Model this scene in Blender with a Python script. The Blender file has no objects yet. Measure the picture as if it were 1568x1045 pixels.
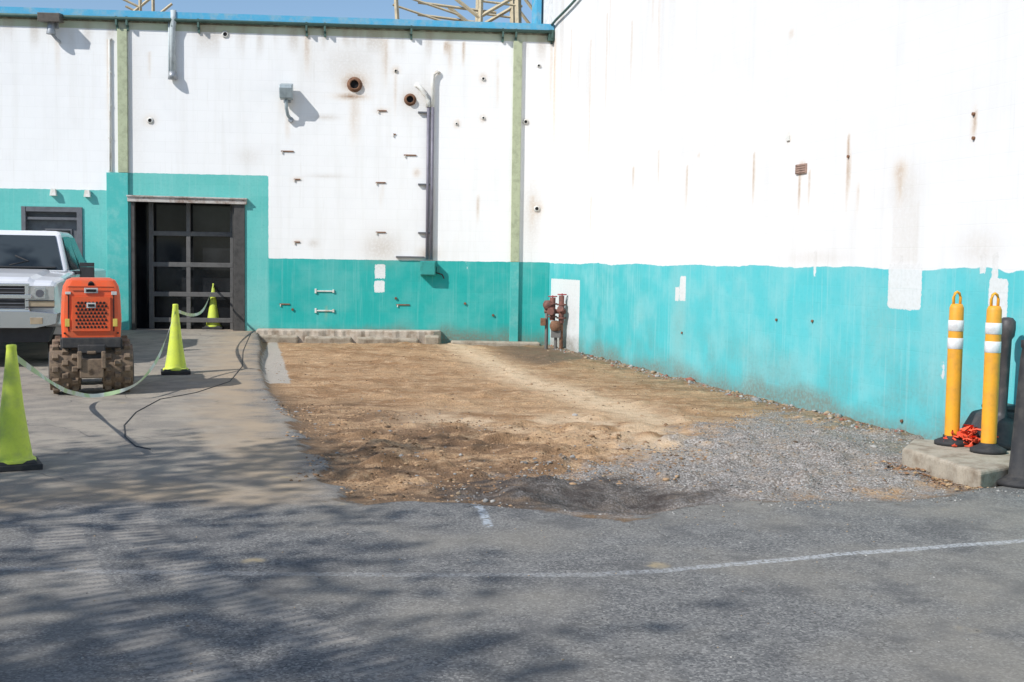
import bpy, bmesh, math, random
import numpy as np
from mathutils import Vector, Matrix
random.seed(7); rng=np.random.default_rng(7)
S=bpy.context.scene
# ------------------------------------------------------------------ camera
F=1800.0; CH=1.6
cam=bpy.data.cameras.new("camera"); co=bpy.data.objects.new("camera",cam); S.collection.objects.link(co)
cam.sensor_width=36; cam.lens=F/1568*36; cam.clip_end=2000; cam.clip_start=0.05
Rm=Matrix.Rotation(math.radians(90-3.81),4,'X')@Matrix.Rotation(math.radians(0.83),4,'Z')
co.matrix_world=Matrix.Translation((0,0,CH))@Rm
S.camera=co
S.view_settings.view_transform='Standard'; S.view_settings.look='None'; S.view_settings.exposure=0
# photogrammetry: sight line of a surveyed point, intersected with a real plane
def ray(u,v):
    return (Rm.to_3x3()@Vector(((u-784)/F,-(v-522.5)/F,-1)))
def G(u,v,z=0.0):
    r=ray(u,v); t=(z-CH)/r.z
    return Vector((r.x*t,r.y*t,z))
COR=Vector((0.72,23.2,0)); th=math.radians(4.9)
def frame(o,ex):
    ex=Vector(ex).normalized(); ey=Vector((-ex.y,ex.x,0))
    return Matrix(((ex.x,ey.x,0,o.x),(ex.y,ey.y,0,o.y),(0,0,1,0),(0,0,0,1)))
MB_=frame(COR,(math.cos(th),math.sin(th),0))
MR_=frame(COR,(3.12,-11.63,0))
def onwall(M,u,v):
    r=ray(u,v); n=M.to_3x3()@Vector((0,1,0)); o=Vector((0,0,CH))
    t=(COR-o).dot(n)/r.dot(n); p=M.inverted()@(o+r*t)
    return p.x,p.z
def B(u,v): return onwall(MB_,u,v)
def R(u,v): return onwall(MR_,u,v)
# ------------------------------------------------------------------ numpy noise
_p=rng.random((256,256))
def vn(x,y):
    xi=np.floor(x).astype(int); yi=np.floor(y).astype(int); fx=x-xi; fy=y-yi
    fx=fx*fx*(3-2*fx); fy=fy*fy*(3-2*fy)
    a=_p[xi%256,yi%256]; b=_p[(xi+1)%256,yi%256]; c=_p[xi%256,(yi+1)%256]; d=_p[(xi+1)%256,(yi+1)%256]
    return (a*(1-fx)+b*fx)*(1-fy)+(c*(1-fx)+d*fx)*fy
def fbm(x,y,o=4):
    s=0;a=.5;t=0
    for i in range(o):
        s=s+a*vn(x*2**i+17.3*i,y*2**i+5.1*i); t+=a; a*=.5
    return s/t
def ss(x,a,b):
    t=np.clip((x-a)/(b-a),0,1); return t*t*(3-2*t)
def segd(x,y,P,closed=False):
    best=np.full(x.shape,1e9); sg=np.ones(x.shape); tt=np.zeros(x.shape); L=0
    n=len(P); rngE=range(n if closed else n-1)
    inside=np.zeros(x.shape,bool)
    for i in rngE:
        ax,ay=P[i][0],P[i][1]; bx,by=P[(i+1)%n][0],P[(i+1)%n][1]
        dx,dy=bx-ax,by-ay; l2=dx*dx+dy*dy+1e-12
        t=np.clip(((x-ax)*dx+(y-ay)*dy)/l2,0,1)
        d=np.hypot(x-ax-t*dx,y-ay-t*dy); c=dx*(y-ay)-dy*(x-ax)
        m=d<best; best=np.where(m,d,best); sg=np.where(m,np.sign(c),sg); tt=np.where(m,L+t*math.sqrt(l2),tt)
        L+=math.sqrt(l2)
        if closed:
            cond=((ay>y)!=(by>y)); 
            with np.errstate(divide='ignore',invalid='ignore'):
                xx=(bx-ax)*(y-ay)/(by-ay+1e-15)+ax
            inside^=(cond&(x<xx))
    if closed: return np.where(inside,best,-best)
    return best*sg,tt
# ------------------------------------------------------------------ node helpers
class NT:
    def __init__(s,name):
        s.m=bpy.data.materials.new(name); s.m.use_nodes=True; s.t=s.m.node_tree; s.t.nodes.clear()
        s.out=s.t.nodes.new('ShaderNodeOutputMaterial'); s.b=s.t.nodes.new('ShaderNodeBsdfPrincipled')
        s.t.links.new(s.b.outputs[0],s.out.inputs[0]); s._c=None
    def put(s,i,v):
        if v is None: return
        if isinstance(v,bpy.types.NodeSocket): s.t.links.new(v,i)
        else:
            if i.type=='RGBA' and len(v)==3: v=(*v,1)
            i.default_value=v
    def n(s,ty,ins={},out=0,**pr):
        nd=s.t.nodes.new(ty)
        for k,v in pr.items(): setattr(nd,k,v)
        for k,v in ins.items(): s.put(nd.inputs[k],v)
        return nd.outputs[out]
    def co(s):
        if s._c is None: s._c=s.n('ShaderNodeTexCoord',out=3)
        return s._c
    def attr(s,a): return s.n('ShaderNodeAttribute',out=2,attribute_name=a)
    def vec(s,sc=(1,1,1),loc=(0,0,0)): return s.n('ShaderNodeMapping',{0:s.co(),1:loc,3:sc})
    def noise(s,scale,detail=2,rough=.55,vec=None): return s.n('ShaderNodeTexNoise',{'Vector':vec or s.co(),'Scale':scale,'Detail':min(detail,3),'Roughness':rough})
    def vor(s,scale,out=0,vec=None,**k): return s.n('ShaderNodeTexVoronoi',{'Vector':vec or s.co(),'Scale':scale},out=out,**k)
    def ma(s,op,a,b=None,c=None):
        d={0:a}
        if b is not None:d[1]=b
        if c is not None:d[2]=c
        return s.n('ShaderNodeMath',d,operation=op)
    def mul(s,a,b): return s.ma('MULTIPLY',a,b)
    def add(s,a,b): return s.ma('ADD',a,b)
    def st(s,x,a,b,c=0.0,d=1.0): return s.n('ShaderNodeMapRange',{0:x,1:a,2:b,3:c,4:d},interpolation_type='SMOOTHSTEP')
    def mix(s,f,a,b,bt='MIX'):
        nd=s.t.nodes.new('ShaderNodeMix'); nd.data_type='RGBA'; nd.blend_type=bt
        s.put(nd.inputs[0],f); s.put(nd.inputs[6],a); s.put(nd.inputs[7],b); return nd.outputs[2]
    def bump(s,h,st=.3,dist=.01,nrm=None): return s.n('ShaderNodeBump',{'Height':h,'Strength':st,'Distance':dist,'Normal':nrm})
    def fin(s,col,rough=.8,metal=0.0,nrm=None,spec=None):
        s.put(s.b.inputs['Base Color'],col); s.put(s.b.inputs['Roughness'],rough); s.put(s.b.inputs['Metallic'],metal)
        if nrm is not None: s.put(s.b.inputs['Normal'],nrm)
        if spec is not None: s.put(s.b.inputs['Specular IOR Level'],spec)
        return s.m
_mc={}
def pm(name,col,rough=.6,metal=0.0,dirt=.25,scale=9,dcol=None,bump=.15):
    if name in _mc: return _mc[name]
    t=NT(name); n1=t.noise(scale,3,.65); n2=t.noise(scale*9,2)
    dc=dcol or tuple(c*.45 for c in col)
    f=t.mul(t.st(n1,.4,.75),min(1,dirt*2))
    c=t.mix(f,col,dc); c=t.mix(t.mul(t.st(n2,.45,.75),dirt*.5),c,tuple(x*.6 for x in col))
    _mc[name]=t.fin(c,t.add(rough,t.mul(n1,.1)),metal,t.bump(n2,bump,.004)); return _mc[name]
# ------------------------------------------------------------------ mesh builder
class MB:
    def __init__(s): s.v=[];s.f=[];s.m=[];s.s=[]
    def add(s,vs,fs,mi=0,M=None,sm=False):
        o=len(s.v)
        for p in vs:
            p=Vector(p); s.v.append(tuple(M@p) if M is not None else tuple(p))
        for f in fs: s.f.append([i+o for i in f]); s.m.append(mi); s.s.append(sm)
    def box(s,c,d,mi=0,rot=None,taper=1.0,M=None):
        x,y,z=[k/2 for k in d]; t=taper
        vs=[(-x,-y,-z),(x,-y,-z),(x,y,-z),(-x,y,-z),(-x*t,-y*t,z),(x*t,-y*t,z),(x*t,y*t,z),(-x*t,y*t,z)]
        T=Matrix.Translation(c)
        if rot: T=T@Matrix.Rotation(rot[2],4,'Z')@Matrix.Rotation(rot[1],4,'Y')@Matrix.Rotation(rot[0],4,'X')
        if M is not None: T=M@T
        s.add(vs,[(0,3,2,1),(4,5,6,7),(0,1,5,4),(1,2,6,5),(2,3,7,6),(3,0,4,7)],mi,T)
    def cyl(s,a,b,r0,r1=None,n=12,mi=0,caps=True,sm=True):
        r1=r0 if r1 is None else r1; a=Vector(a);b=Vector(b); d=(b-a)
        q=d.to_track_quat('Z','Y').to_matrix()
        vs=[];fs=[]
        for k in range(n):
            an=2*math.pi*k/n; c=Vector((math.cos(an),math.sin(an),0)); vs.append(a+q@(c*r0)); vs.append(b+q@(c*r1))
        for k in range(n):
            j=(k+1)%n; fs.append((2*k,2*j,2*j+1,2*k+1))
        s.add(vs,fs,mi,None,sm)
        if caps: s.add([vs[2*k] for k in range(n)],[tuple(range(n))[::-1]],mi); s.add([vs[2*k+1] for k in range(n)],[tuple(range(n))],mi)
    def tube(s,P,r,n=8,mi=0):
        P=[Vector(p) for p in P]
        rs=r if isinstance(r,(list,tuple)) else [r]*len(P)
        vs=[];fs=[]
        for i,p in enumerate(P):
            d=(P[min(i+1,len(P)-1)]-P[max(i-1,0)]).normalized()
            ax=Vector((0,0,1)) if abs(d.z)<.9 else Vector((0,1,0))
            a=d.cross(ax).normalized(); b=d.cross(a)
            for k in range(n):
                an=2*math.pi*k/n; vs.append(p+(a*math.cos(an)+b*math.sin(an))*rs[i])
        for i in range(len(P)-1):
            for k in range(n):
                j=(k+1)%n; fs.append((i*n+k,i*n+j,(i+1)*n+j,(i+1)*n+k))
        fs.append(tuple(range(n))); fs.append(tuple((len(P)-1)*n+k for k in range(n))[::-1])
        s.add(vs,fs,mi,None,True)
    def lathe(s,prof,o=(0,0,0),n=24,mi=0,M=None,sm=True):
        vs=[];fs=[];m=len(prof)
        for k in range(n):
            an=2*math.pi*k/n
            for r,z in prof: vs.append((o[0]+r*math.cos(an),o[1]+r*math.sin(an),o[2]+z))
        for k in range(n):
            j=(k+1)%n
            for i in range(m-1): fs.append((k*m+i,j*m+i,j*m+i+1,k*m+i+1))
        s.add(vs,fs,mi,M,sm)
    def prism(s,poly,x0,x1,mi=0,M=None,ax='x'):
        n=len(poly)
        if ax=='x': vs=[(x0,p[0],p[1]) for p in poly]+[(x1,p[0],p[1]) for p in poly]
        elif ax=='y': vs=[(p[0],x0,p[1]) for p in poly]+[(p[0],x1,p[1]) for p in poly]
        else: vs=[(p[0],p[1],x0) for p in poly]+[(p[0],p[1],x1) for p in poly]
        fs=[tuple(range(n)),tuple(range(n,2*n))[::-1]]+[(i,(i+1)%n,n+(i+1)%n,n+i) for i in range(n)]
        s.add(vs,fs,mi,M)
    def ob(s,name,mats,M=None,parent=None,bevel=0,fix=True,seg=2):
        me=bpy.data.meshes.new(name); me.from_pydata(s.v,[],s.f)
        for m in mats: me.materials.append(m)
        me.polygons.foreach_set('material_index',s.m); me.polygons.foreach_set('use_smooth',s.s)
        if fix:
            b=bmesh.new(); b.from_mesh(me); bmesh.ops.remove_doubles(b,verts=b.verts,dist=1e-5); bmesh.ops.recalc_face_normals(b,faces=b.faces); b.to_mesh(me); b.free()
        me.update(); o=bpy.data.objects.new(name,me); S.collection.objects.link(o)
        if M is not None: o.matrix_world=M
        if parent: o.parent=parent
        if bevel:
            mo=o.modifiers.new('b','BEVEL'); mo.width=bevel; mo.segments=seg; mo.limit_method='ANGLE'; mo.angle_limit=math.radians(40)
        return o
def empty(name,M=None):
    e=bpy.data.objects.new(name,None); S.collection.objects.link(e)
    if M is not None: e.matrix_world=M
    return e
def gridmesh(name,xs,ys,zf,attrs,mat,swap=False,cut=None,M=None,parent=None,smooth=True):
    X,Y=np.meshgrid(xs,ys,indexing='ij'); nx,ny=len(xs),len(ys)
    Z=zf(X,Y)
    V=np.stack([X,Y,Z],-1) if not swap else np.stack([X,Z,Y],-1)
    i=np.arange((nx-1)*(ny-1)); a=(i//(ny-1))*ny+i%(ny-1)
    Fq=np.stack([a,a+ny,a+ny+1,a+1],-1)
    if cut is not None:
        cx=((X[:-1,:-1]+X[1:,1:])/2).ravel(); cy=((Y[:-1,:-1]+Y[1:,1:])/2).ravel(); Fq=Fq[~cut(cx,cy)]
    me=bpy.data.meshes.new(name); nv=nx*ny; nf=len(Fq)
    me.vertices.add(nv); me.vertices.foreach_set('co',V.reshape(-1).astype(np.float32))
    me.loops.add(nf*4); me.loops.foreach_set('vertex_index',Fq.reshape(-1).astype(np.int32))
    me.polygons.add(nf); me.polygons.foreach_set('loop_start',np.arange(nf,dtype=np.int32)*4)
    me.update(calc_edges=True); me.validate()
    me.polygons.foreach_set('use_smooth',[smooth]*len(me.polygons))
    for k,fn in attrs(X,Y).items():
        at=me.attributes.new(k,'FLOAT','POINT'); at.data.foreach_set('value',fn.reshape(-1).astype(np.float32))
    me.materials.append(mat); o=bpy.data.objects.new(name,me); S.collection.objects.link(o)
    if M is not None:o.matrix_world=M
    if parent:o.parent=parent
    return o
# ------------------------------------------------------------------ light
el=math.radians(39); hd=Vector((.78,.63,0)).normalized()
sd=Vector((hd.x*math.cos(el),hd.y*math.cos(el),-math.sin(el)))
sl=bpy.data.lights.new("sun",'SUN'); sl.energy=4.8; sl.angle=math.radians(.53); sl.color=(1,.97,.925)
so=bpy.data.objects.new("sun",sl); S.collection.objects.link(so); so.rotation_euler=sd.to_track_quat('-Z','Y').to_euler(); so.location=(-20,-10,20)
w=bpy.data.worlds.new("World"); S.world=w; w.use_nodes=True; nt=w.node_tree
sk=nt.nodes.new('ShaderNodeTexSky'); sk.sky_type='NISHITA'; sk.sun_disc=False; sk.sun_elevation=el; sk.sun_rotation=math.atan2(-hd.x,-hd.y)%(2*math.pi)
sk.air_density=1.0; sk.dust_density=.2; sk.ozone_density=3.0
bg=nt.nodes['Background']; nt.links.new(sk.outputs[0],bg.inputs[0]); bg.inputs[1].default_value=.135
# ------------------------------------------------------------------ ground
def px(L): return [tuple(G(u,v)[:2]) for u,v in L]
P_dirt=px([(388,498),(400,545),(396,562),(408,600),(432,628),(438,645),(462,662),(472,690),(492,705),(490,735),(512,752),(505,766),(560,769),(640,768),(700,771),(760,778),(830,783),(900,790),(968,797),(1010,788),(1070,778),(1150,771),(1250,769),(1370,768),(1430,762),(1500,748),(1560,742)])+[(7,8.5),(7,25),(-4.6,25)]
P_conc=px([(398,500),(402,600),(440,660),(480,700),(500,768),(380,778),(160,768),(0,785),(-500,800)])+[(-20,9),(-20,26),(-4.5,26)]
P_grav=px([(1080,650),(1180,628),(1300,650),(1420,665),(1560,700),(1480,752),(1250,775),(1060,783),(900,785),(740,772),(700,750),(820,725),(960,700)])
P_light=px([(640,512),(690,528),(740,548),(800,580),(880,602),(1000,640)])
P_light2=px([(700,640),(800,650),(900,640),(1000,670),(1080,690)])
P_dark=px([(770,528),(840,532),(900,548),(840,556),(790,548)])
P_brown=px([(410,600),(560,615),(700,640),(860,680),(960,705),(1050,730),(1060,775),(970,795),(700,770),(500,765),(470,690)])
P_strip=px([(-900,845),(0,870),(150,875),(430,879),(680,881),(900,880),(1000,875),(1150,862),(1300,848),(1568,828),(1900,806)])
P_mark=px([(728,772),(738,780),(748,806)])
P_tr1=px([(92,790),(96,850),(130,905),(210,965),(340,1060)])
P_tr2=px([(185,775),(220,825),(290,880),(400,935),(600,1030)])
P_slab=px([(412,522),(424,525),(446,585),(405,586),(398,560)])
pit=G(965,766)
def DD(x,y): return segd(x,y,P_dirt,True)+(fbm(x*1.7+4,y*1.7,3)-.5)*.42*ss(-y,-15,-9.5)*(1-ss(x,2.6,3.2))
def zg(x,y):
    x=np.asarray(x,float); y=np.asarray(y,float)
    sdd=DD(x,y)
    ins=ss(sdd,-.02,.08); ins2=ss(sdd,0,.6)
    left=np.clip((y-13.5)/9,0,1)*.21*ss(-x,-1.0,3.0)
    z=left*(1-ins)
    far=ss(y,14,22); rough=.55+.75*ss(-y,-13,-9)
    z=z+ins*(-.022+.05*far*ss(-x,-.5,2))+ins*(fbm(x*1.1,y*1.1,3)-.5)*.06*ins2
    z=z+ins*ins2*rough*((fbm(x*6,y*6,4)-.5)*.055+np.clip(fbm(x*3.3+7,y*4.1,3)-.56,0,1)*.22)+ins*ins2*.035*(fbm(x*.8+3,y*5,3)-.5)
    dp=np.hypot((x-pit.x)/.50,(y-pit.y)/.42)+ (fbm(x*5,y*5,2)-.5)*.6
    z=z-.055*(1-ss(dp,.2,1.15))*ss(sdd,-.05,.15)+.015*np.exp(-((dp-1.5)/.35)**2)*ins
    return z
def zg1(x,y): return float(zg(np.array([x]),np.array([y]))[0])
def gattr(x,y):
    a={}
    a['dirt']=np.clip(DD(x,y),-2,2); a['conc']=np.clip(segd(x,y,P_conc,True),-2,2)
    a['grav']=np.clip(segd(x,y,P_grav,True),-2,2)
    a['light']=np.maximum(np.exp(-(segd(x,y,P_light)[0]/.38)**2),.9*np.exp(-(segd(x,y,P_light2)[0]/.6)**2)*ss(fbm(x*2,y*3,3),.35,.55))
    a['dark']=ss(segd(x,y,P_dark,True),-.5,.2); a['brown']=ss(segd(x,y,P_brown,True),-.7,.7)
    wd=np.hypot((x-pit.x+.3)/1.35,(y-pit.y-.2)/.85)+(fbm(x*2.6,y*4.3,4)-.5)*1.3
    a['wet']=(1-ss(wd,.50,1.15))
    d,t=segd(x,y,P_strip); a['strip']=np.clip(d,-1,1); a['mark']=np.clip(np.abs(segd(x,y,P_mark)[0]),0,1)
    a['sfade']=.22+.5*ss(x,-.2,1.8)-.1*ss(x,2,4)
    d,t=segd(x,y,P_tr1); a['tr1']=np.clip(d,-1,1); a['tl1']=t
    d,t=segd(x,y,P_tr2); a['tr2']=np.clip(d,-1,1); a['tl2']=t
    a['slab']=np.clip(segd(x,y,P_slab,True),-1,1)
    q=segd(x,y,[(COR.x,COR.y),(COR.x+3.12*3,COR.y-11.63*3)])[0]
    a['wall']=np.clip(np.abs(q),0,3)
    return a
t=NT('ground_mat')
fine=t.vor(95,out=1); finev=t.n('ShaderNodeSeparateColor',{0:fine}); big=t.noise(.7,3); med=t.noise(4,3,.65); mic=t.noise(260,1); big2=t.noise(1.9,3,.6,vec=t.vec(loc=(5,3,0)))
asp=t.mix(t.st(med,.3,.7),(.122,.122,.122),(.175,.173,.168))
asp=t.mix(t.mul(t.st(finev,.55,1),.55),asp,(.36,.35,.33)); asp=t.mix(t.mul(t.st(finev,.35,.0),.6),asp,(.045,.045,.047))
asp=t.mix(t.mul(t.st(big,.42,.66),.6),asp,(.25,.23,.195)); asp=t.mix(t.mul(t.st(big2,.5,.70),.55),asp,(.085,.085,.088))
wf=t.vor(9,vec=t.vec(loc=(1.3,2.2,0))); asp=t.mix(t.mul(t.st(wf,.07,.03),.7),asp,(.42,.40,.36))
def tr(a,tl):
    d=t.ma('ABSOLUTE',t.add(t.attr(a),t.mul(t.add(big2,-.5),.10))); m=t.st(d,.16,.11)
    s=t.ma('SINE',t.add(t.mul(t.attr(tl),80),t.mul(med,5)))
    return t.mul(t.mul(m,t.st(s,-.4,.6,.25,1)),t.st(t.noise(2.6,3,.7,vec=t.vec(loc=(2,2,2))),.28,.55,.25,1))
tk=t.ma('MAXIMUM',tr('tr1','tl1'),tr('tr2','tl2'))
asp=t.mix(t.mul(tk,.62),asp,(.35,.32,.28))
cn=t.noise(2.2,3,.6); conc=t.mix(t.st(cn,.35,.65),(.24,.215,.185),(.34,.30,.245))
conc=t.mix(t.mul(t.st(med,.5,.75),.6),conc,(.165,.15,.133)); conc=t.mix(t.mul(t.st(finev,.5,1),.22),conc,(.45,.41,.35))
crk=t.vor(.42,out=0,feature='DISTANCE_TO_EDGE',vec=t.n('ShaderNodeVectorMath',{0:t.co(),1:t.n('ShaderNodeTexNoise',{'Vector':t.co(),'Scale':1.4},out=1)},operation='ADD'))
conc=t.mix(t.mul(t.st(crk,.007,.002),.5),conc,(.09,.085,.08))
cm=t.st(t.add(t.attr('conc'),t.mul(t.add(t.noise(2.0,3,.6),-.5),1.5)),-.3,.45)
tanm=t.mul(t.st(t.add(t.attr('conc'),t.mul(t.add(big2,-.5),1.2)),1.1,.2),.85)
conc=t.mix(t.mul(tanm,t.st(t.attr('conc'),-.2,.2)),conc,(.39,.30,.205))
col=t.mix(cm,asp,conc)
sm=t.mul(t.mul(t.st(t.ma('ABSOLUTE',t.add(t.attr('strip'),t.mul(t.add(med,-.5),.05))),.045,.028),t.st(t.noise(38,3,.75),.36,.62)),t.attr('sfade'))
col=t.mix(sm,col,(.50,.52,.54))
mk=t.mul(t.st(t.attr('mark'),.04,.015),t.st(t.noise(25,3),.4,.55)); col=t.mix(t.mul(mk,.6),col,(.50,.56,.62))
sp=t.vor(1.35,vec=t.vec(loc=(.2,.7,0))); col=t.mix(t.mul(t.mul(t.st(sp,.12,.04),t.st(med,.4,.6)),.6),col,(.46,.36,.2))
# dirt
dn=t.noise(1.0,3,.6,vec=t.vec((.8,1.6,1))); dn2=t.noise(6,3,.7,vec=t.vec((.8,1.3,1))); dn3=t.noise(38,3,.75)
di=t.mix(t.st(dn,.36,.62),(.31,.18,.09),(.47,.30,.165)); di=t.mix(t.mul(t.st(dn2,.50,.68),.75),di,(.56,.39,.24)); di=t.mix(t.mul(t.st(dn2,.46,.30),.6),di,(.21,.125,.068))
di=t.mix(t.mul(t.attr('brown'),t.st(t.add(dn2,dn),.85,1.2,.85,.15)),di,(.165,.10,.058)); di=t.mix(t.mul(t.st(dn3,.55,.38),.5),di,(.14,.088,.05))
di=t.mix(t.mul(t.attr('light'),t.st(dn2,.3,.55,.4,.9)),di,(.60,.45,.30)); di=t.mix(t.mul(t.attr('dark'),.85),di,(.13,.09,.06))
edge=t.st(t.attr('dirt'),.0,.35,1,0); di=t.mix(t.mul(edge,.6),di,(.11,.08,.055))
gv=t.n('ShaderNodeSeparateColor',{0:t.vor(58,out=1)}); gd=t.vor(58)
gr=t.mix(gv,(.17,.168,.165),(.45,.44,.43)); gr=t.mix(t.st(gd,.4,.8),gr,(.14,.135,.13)); gr=t.mix(t.st(med,.45,.7,0,.45),gr,(.30,.235,.17))
gm=t.st(t.add(t.attr('grav'),t.mul(t.add(t.noise(2.4,3,.7,vec=t.vec(loc=(9,1,0))),-.5),2.6)),-.25,.45)
di=t.mix(t.mul(gm,.85),di,gr)
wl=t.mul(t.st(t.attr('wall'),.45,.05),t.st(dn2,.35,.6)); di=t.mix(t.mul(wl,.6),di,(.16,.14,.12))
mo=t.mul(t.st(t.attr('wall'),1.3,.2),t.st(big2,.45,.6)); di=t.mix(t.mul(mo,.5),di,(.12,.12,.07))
di=t.mix(t.mul(t.attr('wet'),t.st(dn2,.30,.62,1,.6)),di,(.055,.045,.040))
sb=t.st(t.add(t.attr('slab'),t.mul(t.add(dn2,-.5),.15)),-.01,.02); di=t.mix(sb,di,(.40,.36,.31))
dm=t.st(t.add(t.attr('dirt'),t.add(t.mul(t.add(t.noise(5,3,.7),-.5),.5),t.mul(t.add(mic,-.5),.10))),-.03,.07)
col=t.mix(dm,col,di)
hb=t.add(t.mul(finev,t.add(1,t.mul(dm,-1))),t.mul(dm,t.add(t.add(t.mul(dn3,3.2),t.mul(dn2,2.5)),t.mul(gd,-1.0))))
t.fin(col,.93,0,t.bump(hb,.6,.013),spec=.25); GM=t.m
def band(a,b,s): return np.arange(a,b,s)
xs=np.concatenate([[-300,-120,-60,-35,-22,-15,-12],band(-10,-6,.09),band(-6,6,.034),[6.1,6.4,7,8.5,11,16,26,50,120,300]])
ys=np.concatenate([[-300,-120,-50,-25,-12,-5,-1,1,2.5,3.5],band(4.0,12,.034),band(12,24.5,.05),[25,27,30,36,50,80,150,300,600]])
gridmesh('ground',xs,ys,zg,gattr,GM)
# ------------------------------------------------------------------ wall material
def wallmat(name,white,tealA,tealB,fade,ws,ml):
    t=NT(name); sx=t.n('ShaderNodeSeparateXYZ',{0:t.co()}); 
    sepn=sx.node; xz=t.n('ShaderNodeCombineXYZ',{0:sepn.outputs[0],1:sepn.outputs[2],2:0.0})
    br=t.n('ShaderNodeTexBrick',{'Vector':xz,'Color1':(0,0,0),'Color2':(1,1,1),'Mortar':(0,0,0),'Scale':1.0,'Mortar Size':.006,'Mortar Smooth':.6,'Brick Width':.4,'Row Height':.2},out=1)
    brc=br.node.outputs[0]
    st_=t.noise(1,3,.6,vec=t.vec((5,1,.35))); bl=t.noise(1.3,3,.6); fn=t.noise(22,3,.7); st2=t.noise(1,3,.7,vec=t.vec((16,1,.5),(3,0,0)))
    wh=t.mix(t.mul(t.st(st_,.48,.72),.30*ws),white,tuple(c*k for c,k in zip(white,(.76,.74,.68)))); wh=t.mix(t.mul(t.st(bl,.45,.7),.25*ws),wh,tuple(c*.8 for c in white)); wh=t.mix(t.mul(t.st(st2,.60,.74),.34*ws),wh,tuple(c*k for c,k in zip(white,(.66,.62,.54))))
    wh=t.mix(t.mul(brc,.05),wh,(.6,.6,.6))
    fcol=tuple(min(1,c*.75+.22) for c in tealB)
    te=t.mix(t.attr('hue'),tealA,tealB); te=t.mix(t.mul(t.st(bl,.38,.66),fade),te,fcol); te=t.mix(t.mul(t.st(st2,.5,.7),fade*.9),te,fcol); te=t.mix(t.mul(t.st(fn,.5,.75),.2),te,tuple(c*.55 for c in tealA)); te=t.mix(t.mul(brc,.12),te,tuple(c*.7 for c in tealA))
    tm=t.st(t.add(t.attr('teal'),t.mul(t.add(t.noise(9,3),-.5),.03)),-.006,.006)
    c=t.mix(tm,wh,te)
    pc=t.st(t.add(t.attr('patch'),t.mul(t.add(fn,-.5),.05)),-.004,.004); c=t.mix(t.mul(pc,.93),c,t.mix(t.mul(t.st(fn,.4,.7),.3),tuple(k*.95 for k in white),(.5,.5,.47)))
    ol=t.st(t.attr('olive'),-.004,.004); c=t.mix(t.mul(ol,.9),c,t.mix(t.st(bl,.3,.7),(.42,.47,.31),(.55,.57,.42)))
    sv=t.mul(t.attr('stain'),t.st(fn,.25,.6,.5,1)); c=t.mix(sv,c,(.38,.29,.19))
    ru=t.ma('MINIMUM',t.mul(t.attr('rust'),t.st(fn,.2,.6,.45,1.1)),1.0); c=t.mix(ru,c,t.mix(t.attr('rust'),(.62,.42,.20),(.20,.085,.035)))
    dk=t.mul(t.attr('base'),t.st(fn,.2,.65,.4,1)); c=t.mix(dk,c,(.19,.17,.13))
    c=t.mix(t.mul(br,ml),c,t.mix(tm,(.42,.41,.38),tuple(k*.6 for k in tealA)))
    h=t.add(t.mul(br,-1.0),t.add(t.mul(fn,.22),t.mul(brc,.1)))
    return t.fin(c,.75,0,t.bump(h,.28*ml/.12,.006),spec=.3)
WB=wallmat('painted_block_back',(.84,.84,.83),(.016,.39,.36),(.125,.50,.46),.20,.6,.09)
WR=wallmat('painted_block_side',(.72,.72,.72),(.085,.49,.53),(.045,.43,.45),.5,.65,.06)
# --- back wall
HB=B(400,38)[1]; 
x412=B(411,330)[0]; xPa=B(181,150)[0]; xPb=B(196,150)[0]; xQa=B(784,230)[0]; xQb=B(797,230)[0]; xP0=B(164,275)[0]
zA=B(620,399)[1]; zB=B(300,267)[1]; zC=B(80,290)[1]
gd0=B(201,400)[0]; gd1=B(371,400)[0]; gdt=B(290,309)[1]
pd0=B(34,400)[0]; pd1=B(127,400)[0]; pdt=B(80,317)[1]
def spots(L,fn,X,Z):
    r=np.zeros(X.shape)
    for (u,v,ru,rv,s) in L:
        x,z=fn(u,v); k=79. if fn is B else 79*23/ max(6,(MR_@Vector((x,0,0))).y)
        d=((X-x)/(ru/k))**2+((Z-z)/(rv/k))**2; r=np.maximum(r,s*np.exp(-d))
    return r
def drips(L,fn,X,Z):
    r=np.zeros(X.shape)
    for (u,v0,v1,wd,s) in L:
        x,z0=fn(u,v0); _,z1=fn(u,v1)
        jit=(fbm(Z*3+u,Z*0+u,2)-.5)*.03
        m=np.exp(-((X-x-jit)/wd)**2)*ss(z0-Z,-.02,.02)*(1-ss(z0-Z,(z0-z1)*.3,(z0-z1)))
        r=np.maximum(r,m*s*(.6+.6*fbm(X*20,Z*4,2)))
    return r
def rects(L,fn,X,Z):
    r=np.full(X.shape,-1.)
    for (u0,v0,u1,v1) in L:
        xa,za=fn((u0+u1)/2,v0); _,zb=fn((u0+u1)/2,v1); xl=fn(u0,(v0+v1)/2)[0]; xr=fn(u1,(v0+v1)/2)[0]
        r=np.maximum(r,np.minimum(np.minimum(X-xl,xr-X),np.minimum(za-Z,Z-zb)))
    return np.clip(r,-1,1)
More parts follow.
